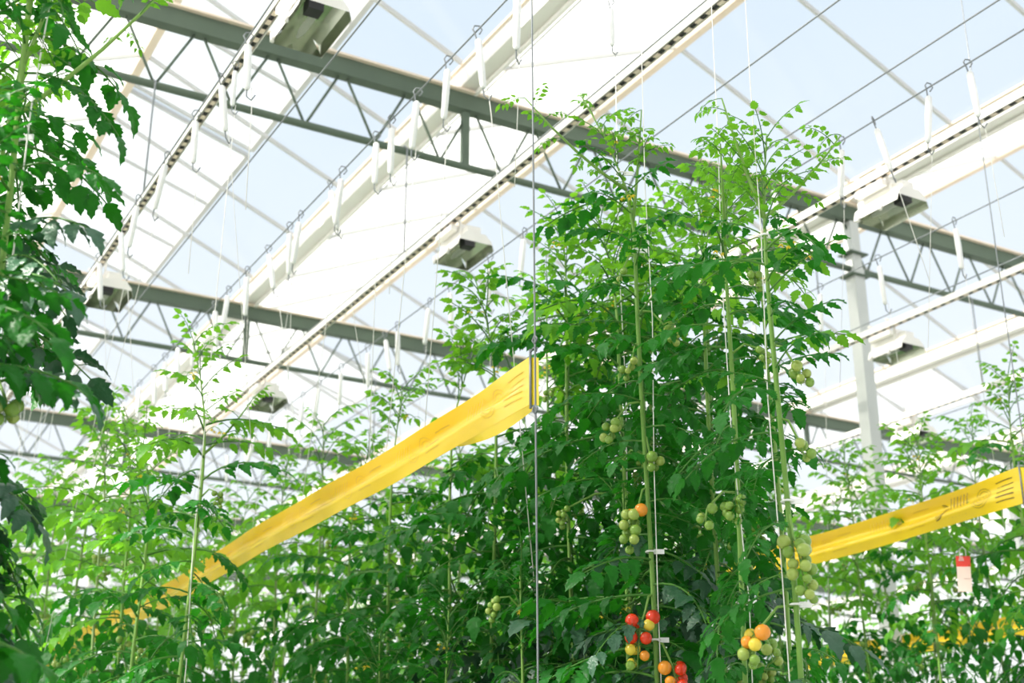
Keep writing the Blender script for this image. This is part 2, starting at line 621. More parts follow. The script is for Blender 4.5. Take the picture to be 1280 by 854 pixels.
def place_hook(x, y, lab, grp, z=WZ, rx=0.0, kinds=(0, 1, 2, 3)):
    i = rng.choice(kinds)
    if i in used:
        o = copy_tree(HP[i])
    else:
        o = HP[i]
        used.add(i)
    o.location = (x, y, z)
    o.rotation_euler = (rx, rng.uniform(-.12, .12), rng.uniform(-.6, .6))
    o.scale = (1.35, 1.35, 1.35)
    tag(o, lab, 'string hook', grp)


def hooks(x, y0, y1, step, lab, grp, kinds=(0, 1, 2, 3)):
    y = y0
    while y < y1:
        place_hook(x, y + rng.uniform(-.07, .07), lab, grp, rx=rng.uniform(-.26, .26), kinds=kinds)
        y += step * rng.uniform(0.8, 1.25)


hooks(1.9, 3.3, 9.0, 0.27, 'white string hook on the wire that runs along the wide cream gutter', 'string hooks along the cream gutter')
hooks(1.2, 4.0, 8.6, 0.36, 'white string hook on the left wire beside the leftmost lamp rail', 'string hooks by the left lamp rail')
hooks(3.6, 2.55, 5.4, 0.27, 'white string hook on the wire at the right, above the right grow lamp', 'string hooks on the right wire', (2, 3))
hooks(2.9, 5.0, 9.5, 0.30, 'white string hook low under the middle lamp rail, beyond the grow lamp', 'string hooks beyond the middle lamp')
hooks(4.6, 3.8, 8.0, 0.5, 'white string hook above the blurred plants at the right', 'string hooks above the right row')


# ================================================================ TOMATO PLANTS
LOBE = (0, .95, 1.18, .86, 1.16, .84, 1.10, .86, 1.10, 1.0, 0)


def leaflet(mb, base, d, up, ln, wd, q, hi, droop, fold):
    n = 10 if hi else 5
    d = d.normalized()
    side = d.cross(up).normalized()
    up = side.cross(d).normalized()
    rows = []
    skew = q.uniform(-.12, .12)
    twist = q.uniform(-.25, .25)
    for i in range(n + 1):
        u = i / n
        w = wd * 0.5 * (math.sin(math.pi * u ** 0.7) ** 0.8 * (1.08 - .25 * u) if 0 < u < 1 else 0.0)
        if hi and 0 < i < n:
            w *= LOBE[i]
        elif 0 < i < n:
            w *= 1.0 + (0.1 if i % 2 else -.06)
        w = max(w, 0.0006)
        c = base + d * (u * ln * (1 - 0.18 * droop * u)) + up * (-droop * u * u * ln) + side * (skew * ln * u * u)
        fwd = d * (0.05 * ln if (hi and i % 2 == 0 and 0 < i < n) else 0)
        ss = (side * math.cos(twist * u) + up * math.sin(twist * u))
        uu = up * math.cos(twist * u) - side * math.sin(twist * u)
        wave = 0.10 * wd * math.sin(i * 1.9 + skew * 30)
        if hi:
            rows.append([c - ss * w + uu * (fold * w * 0.6 - 0.10 * w + wave * .5) + fwd, c - ss * w * .5 + uu * fold * w * .55, c + uu * (-0.03 * w),
                         c + ss * w * .5 + uu * fold * w * .55, c + ss * w + uu * (fold * w * 0.6 - 0.10 * w - wave * .5) + fwd])
        else:
            rows.append([c - ss * w + uu * fold * w * .7, c, c + ss * w + uu * fold * w * .7])
    mb.grid(rows, 0, True)


def make_leaf(seed, ln, pairs, hi, rise, sag, small=1.0, lf=.215):
    """compound leaf along +X: rachis that rises and sags, toothed leaflets in pairs and one at the tip"""
    q = random.Random(seed)
    mb = MB()
    sw = q.uniform(-.10, .10)

    def P(u):
        return V((ln * u * (1 - .12 * sag * u), ln * sw * u * u, ln * (rise * u - sag * u * u)))
    n = 7 if hi else 4
    mb.tube([P(i / n) for i in range(n + 1)], [0.0034 * small * (1 - .65 * i / n) + .0006 for i in range(n + 1)], 5 if hi else 3, 1, False)
    up0 = V((0, 0, 1))
    for k in range(pairs):
        u = 0.30 + 0.58 * k / max(1, pairs - 1) if pairs > 1 else .55
        size = (0.62 + 0.42 * math.sin(math.pi * (0.25 + .55 * k / max(1, pairs - 1)))) * q.uniform(.85, 1.12)
        for s in (-1, 1):
            uu = min(.95, max(.12, u + q.uniform(-.045, .045)))
            t = (P(uu + .02) - P(uu - .02)).normalized()
            lat = V((0, s, 0))
            d = (t * q.uniform(.35, .75) + lat * 0.9 + V((0, 0, q.uniform(-.45, .12)))).normalized()
            pl = ln * q.uniform(.04, .085)
            b0 = P(uu)
            b1 = b0 + d * pl
            mb.tube([b0, b1], 0.0013 * small, 3, 1, False)
            L_ = ln * lf * size
            leaflet(mb, b1, (d + V((0, 0, q.uniform(-.35, .05)))).normalized(), up0, L_, L_ * q.uniform(.56, .72), q, hi, q.uniform(.15, .7), q.uniform(.05, .5))
    # tiny leaflets between the pairs
    for k in range(pairs if hi else 1):
        u = .22 + .6 * (k + .5) / pairs
        s = q.choice((-1, 1))
        d = V((.35, s, q.uniform(-.3, .1))).normalized()
        L_ = ln * q.uniform(.06, .11)
        leaflet(mb, P(u) + d * ln * .025, d, up0, L_, L_ * .6, q, False, .3, .2)
    t = (P(1) - P(.95)).normalized()
    L_ = ln * lf * 1.2
    leaflet(mb, P(1), t, up0, L_, L_ * q.uniform(.52, .66), q, hi, q.uniform(.2, .6), q.uniform(.05, .4))
    return mb


HI = [make_leaf(100 + i, 0.30, 4 + (i % 2), True, (.15, .3, .22)[i % 3], (.42, .62, .30, .52)[i % 4]) for i in range(10)]
HIY = [make_leaf(200 + i, 0.20, 3 + i % 2, True, .45, (.30, .55, .42)[i % 3], .7, .22) for i in range(6)]
LO = [make_leaf(300 + i, 0.30, 4, False, .2, (.4, .6, .5)[i % 3], 1.0, .23) for i in range(8)]
LOY = [make_leaf(350 + i, 0.19, 3, False, .45, .45, .7, .24) for i in range(4)]
HI_ME = [m.mesh('compound_leaf', [M['leaf_mid'], M['petiole']]) for m in HI]
HIY_ME = [m.mesh('young_leaf', [M['leaf_young'], M['petiole']]) for m in HIY]


def tomato_mesh():
    mb = MB()
    rows = []
    n, k = 8, 12
    for i in range(n + 1):
        th = math.pi * i / n
        r = math.sin(th)
        z = math.cos(th) * 0.93 - (0.06 if i == 0 else 0)
        rows.append([V((r * math.cos(2 * math.pi * j / k), r * math.sin(2 * math.pi * j / k), z)) for j in range(k + 1)])
    mb.grid([r for r in rows], 0, True)
    for j in range(5):          # calyx
        a = 2 * math.pi * j / 5
        c, s = math.cos(a), math.sin(a)
        b0 = len(mb.v)
        for (rr, zz, w) in ((.06, .92, .10), (.45, .93, .10), (.85, .86, .01)):
            mb.v.append(V((rr * c - w * s, rr * s + w * c, zz)))
            mb.v.append(V((rr * c + w * s, rr * s - w * c, zz)))
        mb.face((b0, b0 + 1, b0 + 3, b0 + 2), 1)
        mb.face((b0 + 2, b0 + 3, b0 + 5, b0 + 4), 1)
    mb.tube([(0, 0, .9), (.05, 0, 1.25)], .07, 5, 1)
    return mb.mesh('tomato', [M['t_green'], M['stem']])


TOM = tomato_mesh()
TCOL = {'g': 't_green', 'p': 't_pale', 'y': 't_yellow', 'o': 't_orange', 'r': 't_red'}


def flower_mb(q):
    mb = MB()
    for j in range(5):
        a = 2 * math.pi * j / 5 + q.random()
        d = V((math.cos(a), math.sin(a), q.uniform(-.9, -.3)))
        leaflet(mb, V((0, 0, 0)), d, V((0, 0, 1)), .011, .005, q, False, .2, .2)
    return mb


def add_truss(plant, origin, start, hangdir, fruits, size, q, spread=0.9):
    """peduncle from the stem (plant space), then fruit in two ranks along a hanging curve"""
    n = len(fruits)
    ln = max(0.05, size * .86 * n * .78)
    hd = V(hangdir)
    pts = [V(origin)]
    st = V(start)
    pts.append(V(origin).lerp(st, .5) + V((0, 0, .02)))
    pts.append(st)
    for i in range(1, 6):
        u = i / 5
        pts.append(st + hd * (ln * .35 * u * (1 - u * .4)) + V((0, 0, -ln * (u ** 1.25) * .95)))
    mb = MB()
    mb.tube(pts, [.0035, .003, .0028, .0026, .0023, .002, .0016, .001], 5)
    tr = mb.build('fruit_truss', M['stem'], plant)
    side = hd.cross(V((0, 0, 1)))
    if side.length < .1:
        side = V((1, 0, 0))
    side.normalize()
    for i, c in enumerate(fruits):
        u = (i + .4) / n
        a = u * 5
        k = min(4, int(a))
        p = pts[2 + k].lerp(pts[3 + k], a - k)
        s = (-1, 1, .15)[i % 3]
        r = size * q.uniform(.84, 1.12) * (1.08 - .3 * u)
        out = (side * s * spread + hd * (q.uniform(-.3, .4) if abs(s) == 1 else 1.0) + V((0, 0, q.uniform(-.5, .0)))).normalized()
        o = link('tomato', TOM, tr)
        o.location = p + out * r * (1.6 if abs(s) == 1 else 1.7)
        o.scale = (r, r, r)
        o.rotation_euler = (-out).to_track_quat('Z', 'Y').to_euler()
        o.material_slots[0].link = 'OBJECT'
        o.material_slots[0].material = M[TCOL[c]]
    return tr


def add_flowers(plant, origin, d, q, n=5, name='flower_truss'):
    mb = MB()
    o = V(origin)
    d = V(d)
    L_ = .10
    pts = [o + d * L_ * u + V((0, 0, .03 * math.sin(u * 2.2) - .05 * u * u)) for u in (0, .25, .5, .75, 1)]
    mb.tube(pts, .0014, 4, 0)
    fl = MB()
    for i in range(n):
        u = .35 + .65 * i / n
        k = min(3, int(u * 4))
        p = pts[k].lerp(pts[k + 1], u * 4 - k)
        e = p + V((q.uniform(-.02, .02), q.uniform(-.02, .02), q.uniform(-.022, -.005)))
        mb.tube([p, e], .0007, 3, 0, False)
        fl.add(flower_mb(q), Matrix.Translation(e))
    t = mb.build(name, M['stem'], plant)
    fl.build('flower', M['petal'], t)
    return t


def stem_curve(h, q, lean=(0, 0), tip=(0, 0), wob=.015):
    ph = q.uniform(0, 6)

    def P(z):
        u = z / h
        t = max(0.0, (z - (h - .45)) / .45)
        return V((wob * math.sin(z * 3.1 + ph) + lean[0] * u + tip[0] * t * t, wob * math.cos(z * 2.7 + ph) + lean[1] * u + tip[1] * t * t, z))
    return P


def stem_mb(P, h, r0=.0075):
    mb = MB()
    n = 26
    pts = [P(h * i / n) for i in range(n + 1)]
    mb.tube(pts, [max(.0022, r0 * (1 - .25 * (i / n)) if i < n - 4 else r0 * .75 * (1 - (i - n + 4) / 5.2)) for i in range(n + 1)], 7)
    return mb


def project(p):
    d = p - CAM
    z = d.dot(_f)
    return 640 + F * d.dot(_r) / z, 427 - F * d.dot(_u) / z, z


# sight lines that the photograph keeps open: fruit clusters and the two near strips
OPEN = []


def keep_open(px, py, r, depth):
    OPEN.append((px, py, r, depth))


def interp(tab):
    def f(y):
        if y <= tab[0][0]:
            return tab[0][1]
        for (a, b), (c, d) in zip(tab, tab[1:]):
            if y <= c:
                return b + (d - b) * (y - a) / (c - a)
        return tab[-1][1]
    return f


RIGHT_OF_GROUP = interp([(60, 1010), (120, 1040), (180, 1085), (250, 1070), (330, 1050), (450, 1060), (520, 1050), (600, 1045), (680, 1010), (760, 1020), (900, 1050)])
LEFT_OF_GROUP = interp([(90, 700), (150, 685), (240, 668), (300, 640), (420, 640), (600, 600), (900, 560)])
RIGHT_OF_EDGE = interp([(-60, 230), (0, 200), (130, 175), (260, 150), (340, 108), (420, 128), (480, 135), (600, 95), (680, 55), (760, 42), (900, 40)])


def in_group(px, py):
    return px < RIGHT_OF_GROUP(py) and px > LEFT_OF_GROUP(py) and py > 112


def in_edge(px, py):
    return px < RIGHT_OF_EDGE(py)


def leaf_ok(p0, rot, s, inside):
    for u in (.25, .5, .75, 1.0):
        p = p0 + rot @ (V((.28 * u, 0, .28 * (.2 * u - .45 * u * u))) * s)
        px, py, z = project(p)
        if inside is not None and not inside(px, py):
            return False
        if u >= .25:
            for ox, oy, r, dz in OPEN:
                if z < dz and (px - ox) ** 2 + (py - oy) ** 2 < (r + (8 if u < .4 else 20)) ** 2:
                    return False
    return True


TRUSS = {
    'red': [(806, 772, 'rrrygrryyoyg', .0178), (838, 832, 'rorroro', .0172), (798, 638, 'ooppgpgggpg', .0155), (812, 572, 'pgpgg', .0145), (770, 530, 'gpgpgpg', .0135),
            (832, 412, 'pgppgp', .0135), (790, 455, 'ppgpg', .012), (778, 343, 'gpg', .010)],
    'centre': [(940, 345, 'ggggggg', .010), (885, 640, 'gpgg', .013)],
    'end': [(994, 462, 'gppppg', .0125), (998, 555, 'gpgp', .0125), (992, 676, 'gpgpgpgppgpgpgpg', .0142), (950, 792, 'oyoygpgg', .0155)],
    'edge': [(6, 505, 'gpgpg', .0145)],
    'row': [(622, 752, 'gpgpgpgg', .012)], 'row2': [(708, 640, 'ggpggpgg', .011)]}
for k_, l_ in TRUSS.items():
    for (px_, py_, fr_, sz_) in l_:
        nn = len(fr_)
        for t_ in range(0, 3):
            keep_open(px_, py_ + 8 + t_ * nn * 3.2, 15, 3.25 if k_ not in ('row', 'row2') else 3.9)
for a_, b_ in ((830, 687), (842, 802), (985, 625), (985, 758)):
    keep_open(a_, b_, 8, 3.3)
for t_ in range(13):
    keep_open(345 + t_ * 26, 652 - t_ * 14.6, 26, 5.6)
for t_ in range(11):
    keep_open(1045 + t_ * 22, 664 - t_ * 5.6, 22, 5.2)


def detailed_plant(x, y, h, label, seed, z0=1.55, lean=(0, 0), tip=(0, 0), step=.045, scale=1.0, trusses=(), auto=True, group=None, inside=None, thin_above=None, shoots=(), ylv=.55, clips=()):
    """near plant: every compound leaf, truss, tomato, flower truss and clip an object under the plant"""
    q = random.Random(seed)
    root = empty('tomato_plant', (x, y, 0))
    tag(root, label, 'tomato plant', group)
    P = stem_curve(h, q, lean, tip)
    stem_mb(P, h).build('stem', M['stem'], root)
    az = q.uniform(0, 6.28)
    z = z0
    i = 0
    while z < h:
        az += R(137.5) + q.uniform(-.4, .4)
        top = (h - z)
        young = top < ylv * q.uniform(.4, 1.1)
        me = q.choice(HIY_ME) if top < .30 else q.choice(HI_ME)
        big = 1.28 if top > 1.35 else 1.0
        for tries in range(4):
            el = (R(38) if top < .25 else R(14) if top < .7 else R(-6)) + q.uniform(-.2, .2)
            s = scale * (q.uniform(.78, 1.15) * big if top > .5 else q.uniform(.8, 1.15) * (.8 + .45 * top)) * (1 - .12 * tries)
            eu = Euler((q.uniform(-.35, .35), -el, az))
            if leaf_ok(root.location + P(z), eu.to_matrix(), s, inside):
                break
            az += q.choice((1.2, -1.2, 2.2, 3.1))
        else:
            z += step * .7
            continue
        o = link('leaf', me, root)
        o.location = P(z)
        o.rotation_euler = eu
        o.scale = (s, s, s)
        mname = 'leaf_young' if young else ('leaf_mid' if top < 1.25 or q.random() < .3 else 'leaf_old_sheen')
        if me.materials[0] is not M[mname]:
            o.material_slots[0].link = 'OBJECT'
            o.material_slots[0].material = M[mname]
        z += step * q.uniform(.75, 1.25) * (.62 if top < .4 else 1) * (1 if thin_above is None or z < thin_above else 1.7)
        i += 1
    for (d, ln, zz) in shoots:      # side shoots near the head: a thin stem that carries small leaves
        o0 = P(zz)
        dd = V(d).normalized()
        pts = [o0 + dd * ln * u + V((0, 0, .25 * ln * u * u)) for u in (0, .25, .5, .75, 1)]
        mb = MB()
        mb.tube(pts, [.005, .0045, .004, .003, .0018], 6)
        sh = mb.build('side_shoot', M['stem'], root)
        for k in range(9):
            u = .25 + .75 * k / 8
            a = min(3, int(u * 4))
            p = pts[a].lerp(pts[a + 1], u * 4 - a)
            o = link('leaf', q.choice(HIY_ME), sh)
            o.location = p
            s = q.uniform(.35, .62) * (1.15 - .4 * u)
            o.scale = (s, s, s)
            o.rotation_euler = (q.uniform(-.4, .4), -q.uniform(-.2, .7), q.uniform(0, 6.28))
    o = add_flowers(root, P(h - .12), (q.uniform(-1, 1), q.uniform(-1, 1), .2), q)
    add_flowers(root, P(h - .33), (q.uniform(-1, 1), q.uniform(-1, 1), .1), q)
    for (px, py, fruits, size) in trusses:
        c = near_axis(px, py, x + P(1.5).x, y + P(1.5).y, .035)
        c = c - V((x, y, 0))
        sz = min(h - .1, c.z + .06)
        o0 = P(sz)
        d = V((c.x - o0.x, c.y - o0.y, 0))
        d = d.normalized() if d.length > .005 else V((-.5, -.8, 0)).normalized()
        add_truss(root, o0, c + V((0, 0, .01)), d, fruits, size, q)
    if auto:
        zz = z0 + q.uniform(0, .2)
        while zz < h - .5:
            a = q.uniform(0, 6.28)
            d = V((math.cos(a), math.sin(a), 0))
            o0 = P(zz)
            add_truss(root, o0, o0 + d * .07 + V((0, 0, .01)), d, 'g' * q.randint(5, 9) if zz > 2.3 else 'gpgpgp'[:q.randint(4, 6)], .0125 if zz < 2.6 else .009, q)
            zz += q.uniform(.28, .42)
    for zz in clips:
        mb = MB()
        p = P(zz)
        mb.tube([p + V((.013 * math.cos(a), .013 * math.sin(a), 0)) for a in [R(d) for d in range(0, 361, 45)]], .0025, 4)
        t = V((math.cos(-HEAD), math.sin(-HEAD), 0))
        mb.bar(p + t * .008, p + t * .034, .004, .012)
        cl = mb.build('clip', M['white_plastic'], root)
        cl['label'] = 'white plastic stem clip'
    return root


# the tall group in the middle
G = dict(scale=.78, ylv=.42, inside=in_group)
detailed_plant(1.96, 2.72, 3.58, 'tall tomato plant in the middle with the red and yellow clusters at its foot', 41, z0=1.6, tip=(-.16, .02), lean=(0.0, 0.02), step=.032,
               trusses=TRUSS['red'], shoots=[((-.75, .1, .35), .34, 3.30), ((.15, .0, 1), .3, 3.2)], clips=(2.27, 2.05, 3.11, 3.35), auto=False, **G)
detailed_plant(2.22, 2.78, 3.46, 'tomato plant behind the tall middle one, with green fruit only', 42, z0=1.6, tip=(.08, 0), step=.036, shoots=[((.6, -.3, .5), .3, 3.2)], **G)
detailed_plant(1.985, 2.40, 3.28, 'tomato plant second from the right end of the middle group', 43, z0=1.6, tip=(.05, .0), step=.032,
               trusses=TRUSS['centre'], shoots=[((-.4, -.5, .6), .22, 3.0)], clips=(2.1, 1.75), **G)
detailed_plant(1.90, 2.14, 3.20, 'tomato plant at the right end of the middle group, long green clusters down its side', 44, z0=1.55, tip=(.06, .03), step=.032,
               trusses=TRUSS['end'], shoots=[((.65, -.2, .55), .28, 2.95), ((-.3, .1, .9), .26, 2.95)], clips=(2.27, 2.05, 2.9), auto=False, **G)
detailed_plant(2.30, 2.62, 3.15, 'lower tomato plant behind the right end of the middle group', 45, z0=1.5, step=.036, **G)
# the row that runs away behind the yellow strip
ROW = [(2.20, 3.18, 3.50), (2.24, 3.55, 3.62), (2.18, 3.95, 3.50), (2.22, 4.35, 3.40), (2.18, 4.8, 3.34), (2.22, 5.3, 3.22)]
RLAB = ['tomato plant right behind the near end of the raised yellow strip', 'first tomato plant to the left behind the near end of the yellow strip',
        'second tomato plant to the left behind the yellow strip', 'tomato plant behind the middle of the yellow strip',
        'tomato plant behind the lower middle of the yellow strip', 'tomato plant behind the low left part of the yellow strip']
for i, ((x, y, h), lab) in enumerate(zip(ROW, RLAB)):
    detailed_plant(x, y, h, lab, 60 + i, z0=1.5, step=.027, scale=1.0, tip=(rng.uniform(-.1, .1), rng.uniform(-.1, .1)), ylv=.6, trusses=TRUSS['row2'] if i == 0 else ())
FILL = [(2.05, 2.98, 2.5), (1.98, 3.42, 2.32), (1.95, 3.85, 2.28), (1.92, 4.3, 2.25), (2.60, 3.25, 3.70), (2.66, 3.7, 3.74), (2.45, 3.38, 3.55), (2.5, 4.1, 3.62)]
FLAB = ['short leafy tomato plant under the near end of the yellow strip', 'short tomato plant under the yellow strip, second from its near end', 'short tomato plant under the yellow strip, third from its near end',
        'short tomato plant under the yellow strip, fourth from its near end', 'tomato plant half hidden behind the left side of the tall middle group', 'tomato plant in the rear line, above the near end of the yellow strip', 'tomato plant in the rear line right behind the steel cable', 'tomato plant in the rear line, left above the near end of the yellow strip']
for i, ((x, y, h), lab) in enumerate(zip(FILL, FLAB)):
    detailed_plant(x, y, h, lab, 80 + i, z0=1.45, step=.03, ylv=.0 if i < 4 else .5, trusses=TRUSS['row'] if i == 1 else (), scale=1.0)
# left edge
E = dict(inside=in_edge, thin_above=2.86)
detailed_plant(0.28, 2.42, 3.95, 'tall tomato plant at the left edge with a long bare shoot leaning over', 91, z0=1.5, tip=(.05, 0), step=.02, scale=.78,
               shoots=[((.7, -.4, .66), .38, 2.90), ((.2, -.1, .9), .28, 3.0)], trusses=TRUSS['edge'], clips=(2.85,), auto=False, ylv=.9, **E)
detailed_plant(0.20, 2.62, 3.65, 'tomato plant behind the one at the left edge', 92, z0=1.5, step=.022, ylv=.7, scale=.78, **E)
detailed_plant(0.30, 2.75, 3.45, 'shorter tomato plant filling the left edge behind the two tall ones', 94, z0=1.5, step=.022, ylv=.5, scale=.8, **E)
detailed_plant(0.17, 2.16, 2.75, 'low tomato plant at the left edge below the tall one, dark drooping leaves', 93, z0=1.4, step=.02, ylv=0, scale=.8, **E)
# the row left of the strip
LROW = [(1.22, 4.25, 3.20), (1.18, 4.7, 2.95), (1.22, 5.1, 3.1)]
LLAB = ['tomato plant in front of the low end of the yellow strip, thin upright head', 'bushy tomato plant left of the low end of the yellow strip', 'second bushy tomato plant left of the low end of the yellow strip']
for i, ((x, y, h), lab) in enumerate(zip(LROW, LLAB)):
    detailed_plant(x, y, h, lab, 110 + i, z0=1.5, step=.036, scale=.9, tip=(-.05, .05), ylv=.8, shoots=[((.6, .2, .6), .25, h - .4)] if i == 0 else ())
RR = [(4.62, 3.72, 3.52), (4.60, 4.25, 3.36), (4.66, 4.75, 3.40), (4.60, 5.3, 3.44)]
RL = ['tomato plant behind the patterned end of the right yellow strip', 'tomato plant behind the middle of the right yellow strip', 'tomato plant behind the plain end of the right yellow strip',
      'tomato plant just right of the middle group, behind the right yellow strip']
for i, ((x, y, h), lab) in enumerate(zip(RR, RL)):
    detailed_plant(x, y, h, lab, 120 + i, z0=1.5, step=.032, scale=.95, tip=(rng.uniform(-.1, .1), 0), ylv=.9)


# ---- farther plants: stem, foliage and a few trusses, copied from a handful of kinds
def bushy_proto(seed, h, z0=1.35):
    q = random.Random(seed)
    root = empty('tomato_plant', (0, 0, 0))
    P = stem_curve(h, q, (0, 0), (q.uniform(-.12, .12), q.uniform(-.12, .12)))
    stem_mb(P, h).build('stem', M['stem_old'], root)
    mb = MB()
    az, z = q.uniform(0, 6), z0
    while z < h:
        az += R(137.5) + q.uniform(-.4, .4)
        top = h - z
        src = q.choice(LOY) if top < .35 else q.choice(LO)
        s = q.uniform(.78, 1.1) if top > .5 else q.uniform(.85, 1.2)
        el = (R(35) if top < .25 else R(12) if top < .7 else R(-8)) + q.uniform(-.2, .2)
        mt = Matrix.Translation(P(z)) @ Euler((q.uniform(-.35, .35), -el, az)).to_matrix().to_4x4() @ Matrix.Scale(s, 4)
        c = MB()
        c.v, c.f, c.sm = src.v, src.f, src.sm
        lm = 0 if top < .75 else 1 if top < 1.3 else 2  # young colour reaches lower here, imitating the pale haze over distant plants
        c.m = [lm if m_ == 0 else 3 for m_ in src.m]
        mb.add(c, mt)
        z += .043 * q.uniform(.75, 1.25) * (.55 if top < .55 else 1)
    mb.build('foliage', [M['leaf_young'], M['leaf_mid'], M['leaf_old_sheen'], M['petiole']], root)
    zz = 1.7
    while zz < h - .5:
        a = q.uniform(0, 6.28)
        d = V((math.cos(a), math.sin(a), 0))
        o0 = P(zz)
        add_truss(root, o0, o0 + d * .12, d, 'gpgpgpg'[:q.randint(4, 7)], .0135, q)
        zz += q.uniform(.4, .6)
    return root


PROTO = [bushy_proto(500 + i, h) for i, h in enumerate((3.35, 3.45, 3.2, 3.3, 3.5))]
PH = (3.35, 3.45, 3.2, 3.3, 3.5)
pused = set()


def place_plant(x, y, h, lab, grp):
    i = rng.randrange(len(PROTO))
    if i in pused:
        o = copy_tree(PROTO[i])
    else:
        o = PROTO[i]
        pused.add(i)
    o.location = (x, y, 0)
    o.rotation_euler = (0, 0, rng.uniform(0, 6.28))
    k = h / PH[i]
    o.scale = (1, 1, k)
    tag(o, lab, 'tomato plant', grp)


def row(x, y0, y1, step, h, lab, grp):
    y = y0
    while y < y1:
        place_plant(x + rng.uniform(-.06, .06), y, h + rng.uniform(-.14, .12), lab, grp)
        y += step * rng.uniform(.88, 1.12)
        step *= 1.012


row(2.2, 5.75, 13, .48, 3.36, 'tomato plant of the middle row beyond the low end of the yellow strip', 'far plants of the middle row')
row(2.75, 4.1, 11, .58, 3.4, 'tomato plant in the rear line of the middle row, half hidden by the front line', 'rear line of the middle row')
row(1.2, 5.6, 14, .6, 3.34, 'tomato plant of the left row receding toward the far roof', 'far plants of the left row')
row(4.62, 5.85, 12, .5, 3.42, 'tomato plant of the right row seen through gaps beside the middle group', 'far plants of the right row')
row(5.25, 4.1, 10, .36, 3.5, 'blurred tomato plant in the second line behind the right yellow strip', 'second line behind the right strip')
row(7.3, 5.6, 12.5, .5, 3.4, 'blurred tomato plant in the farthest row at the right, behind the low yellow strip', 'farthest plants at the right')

# strings that carry the near plants
for (x, y, lab) in ((1.97, 2.70, 'string hook above the red-fruited middle plant, its white string running down the stem'),
                    (1.88, 2.13, 'string hook above the right end of the middle group, string beside the long green clusters'),
                    (1.985, 2.39, 'string hook above the plant in the centre of the middle group'),
                    (0.31, 2.40, 'string hook above the plant at the left edge'),
                    (2.22, 3.2, 'string hook above the plant right behind the near end of the yellow strip'),
                    (1.22, 4.23, 'string hook above the plant in front of the low end of the yellow strip')):
    r_ = empty('string_hook', (x, y, WZ))
    src = HP[0]
    for ch in src.children:
        if ch.name.startswith('string'):
            continue
        c = ch.copy()
        col.objects.link(c)
        c.parent = r_
    m = MB()
    q = random.Random(int(x * 100))
    m.tube([(0.012, 0, -.17), (.0, 0, -1.0)] + [(q.uniform(-.012, .012), q.uniform(-.012, .012), -1.0 - .4 * i) for i in range(1, 9)], .0016, 4)
    m.build('string', M['string'], r_)
    tag(r_, lab, 'string hook')

# ================================================================ YELLOW STRIPS


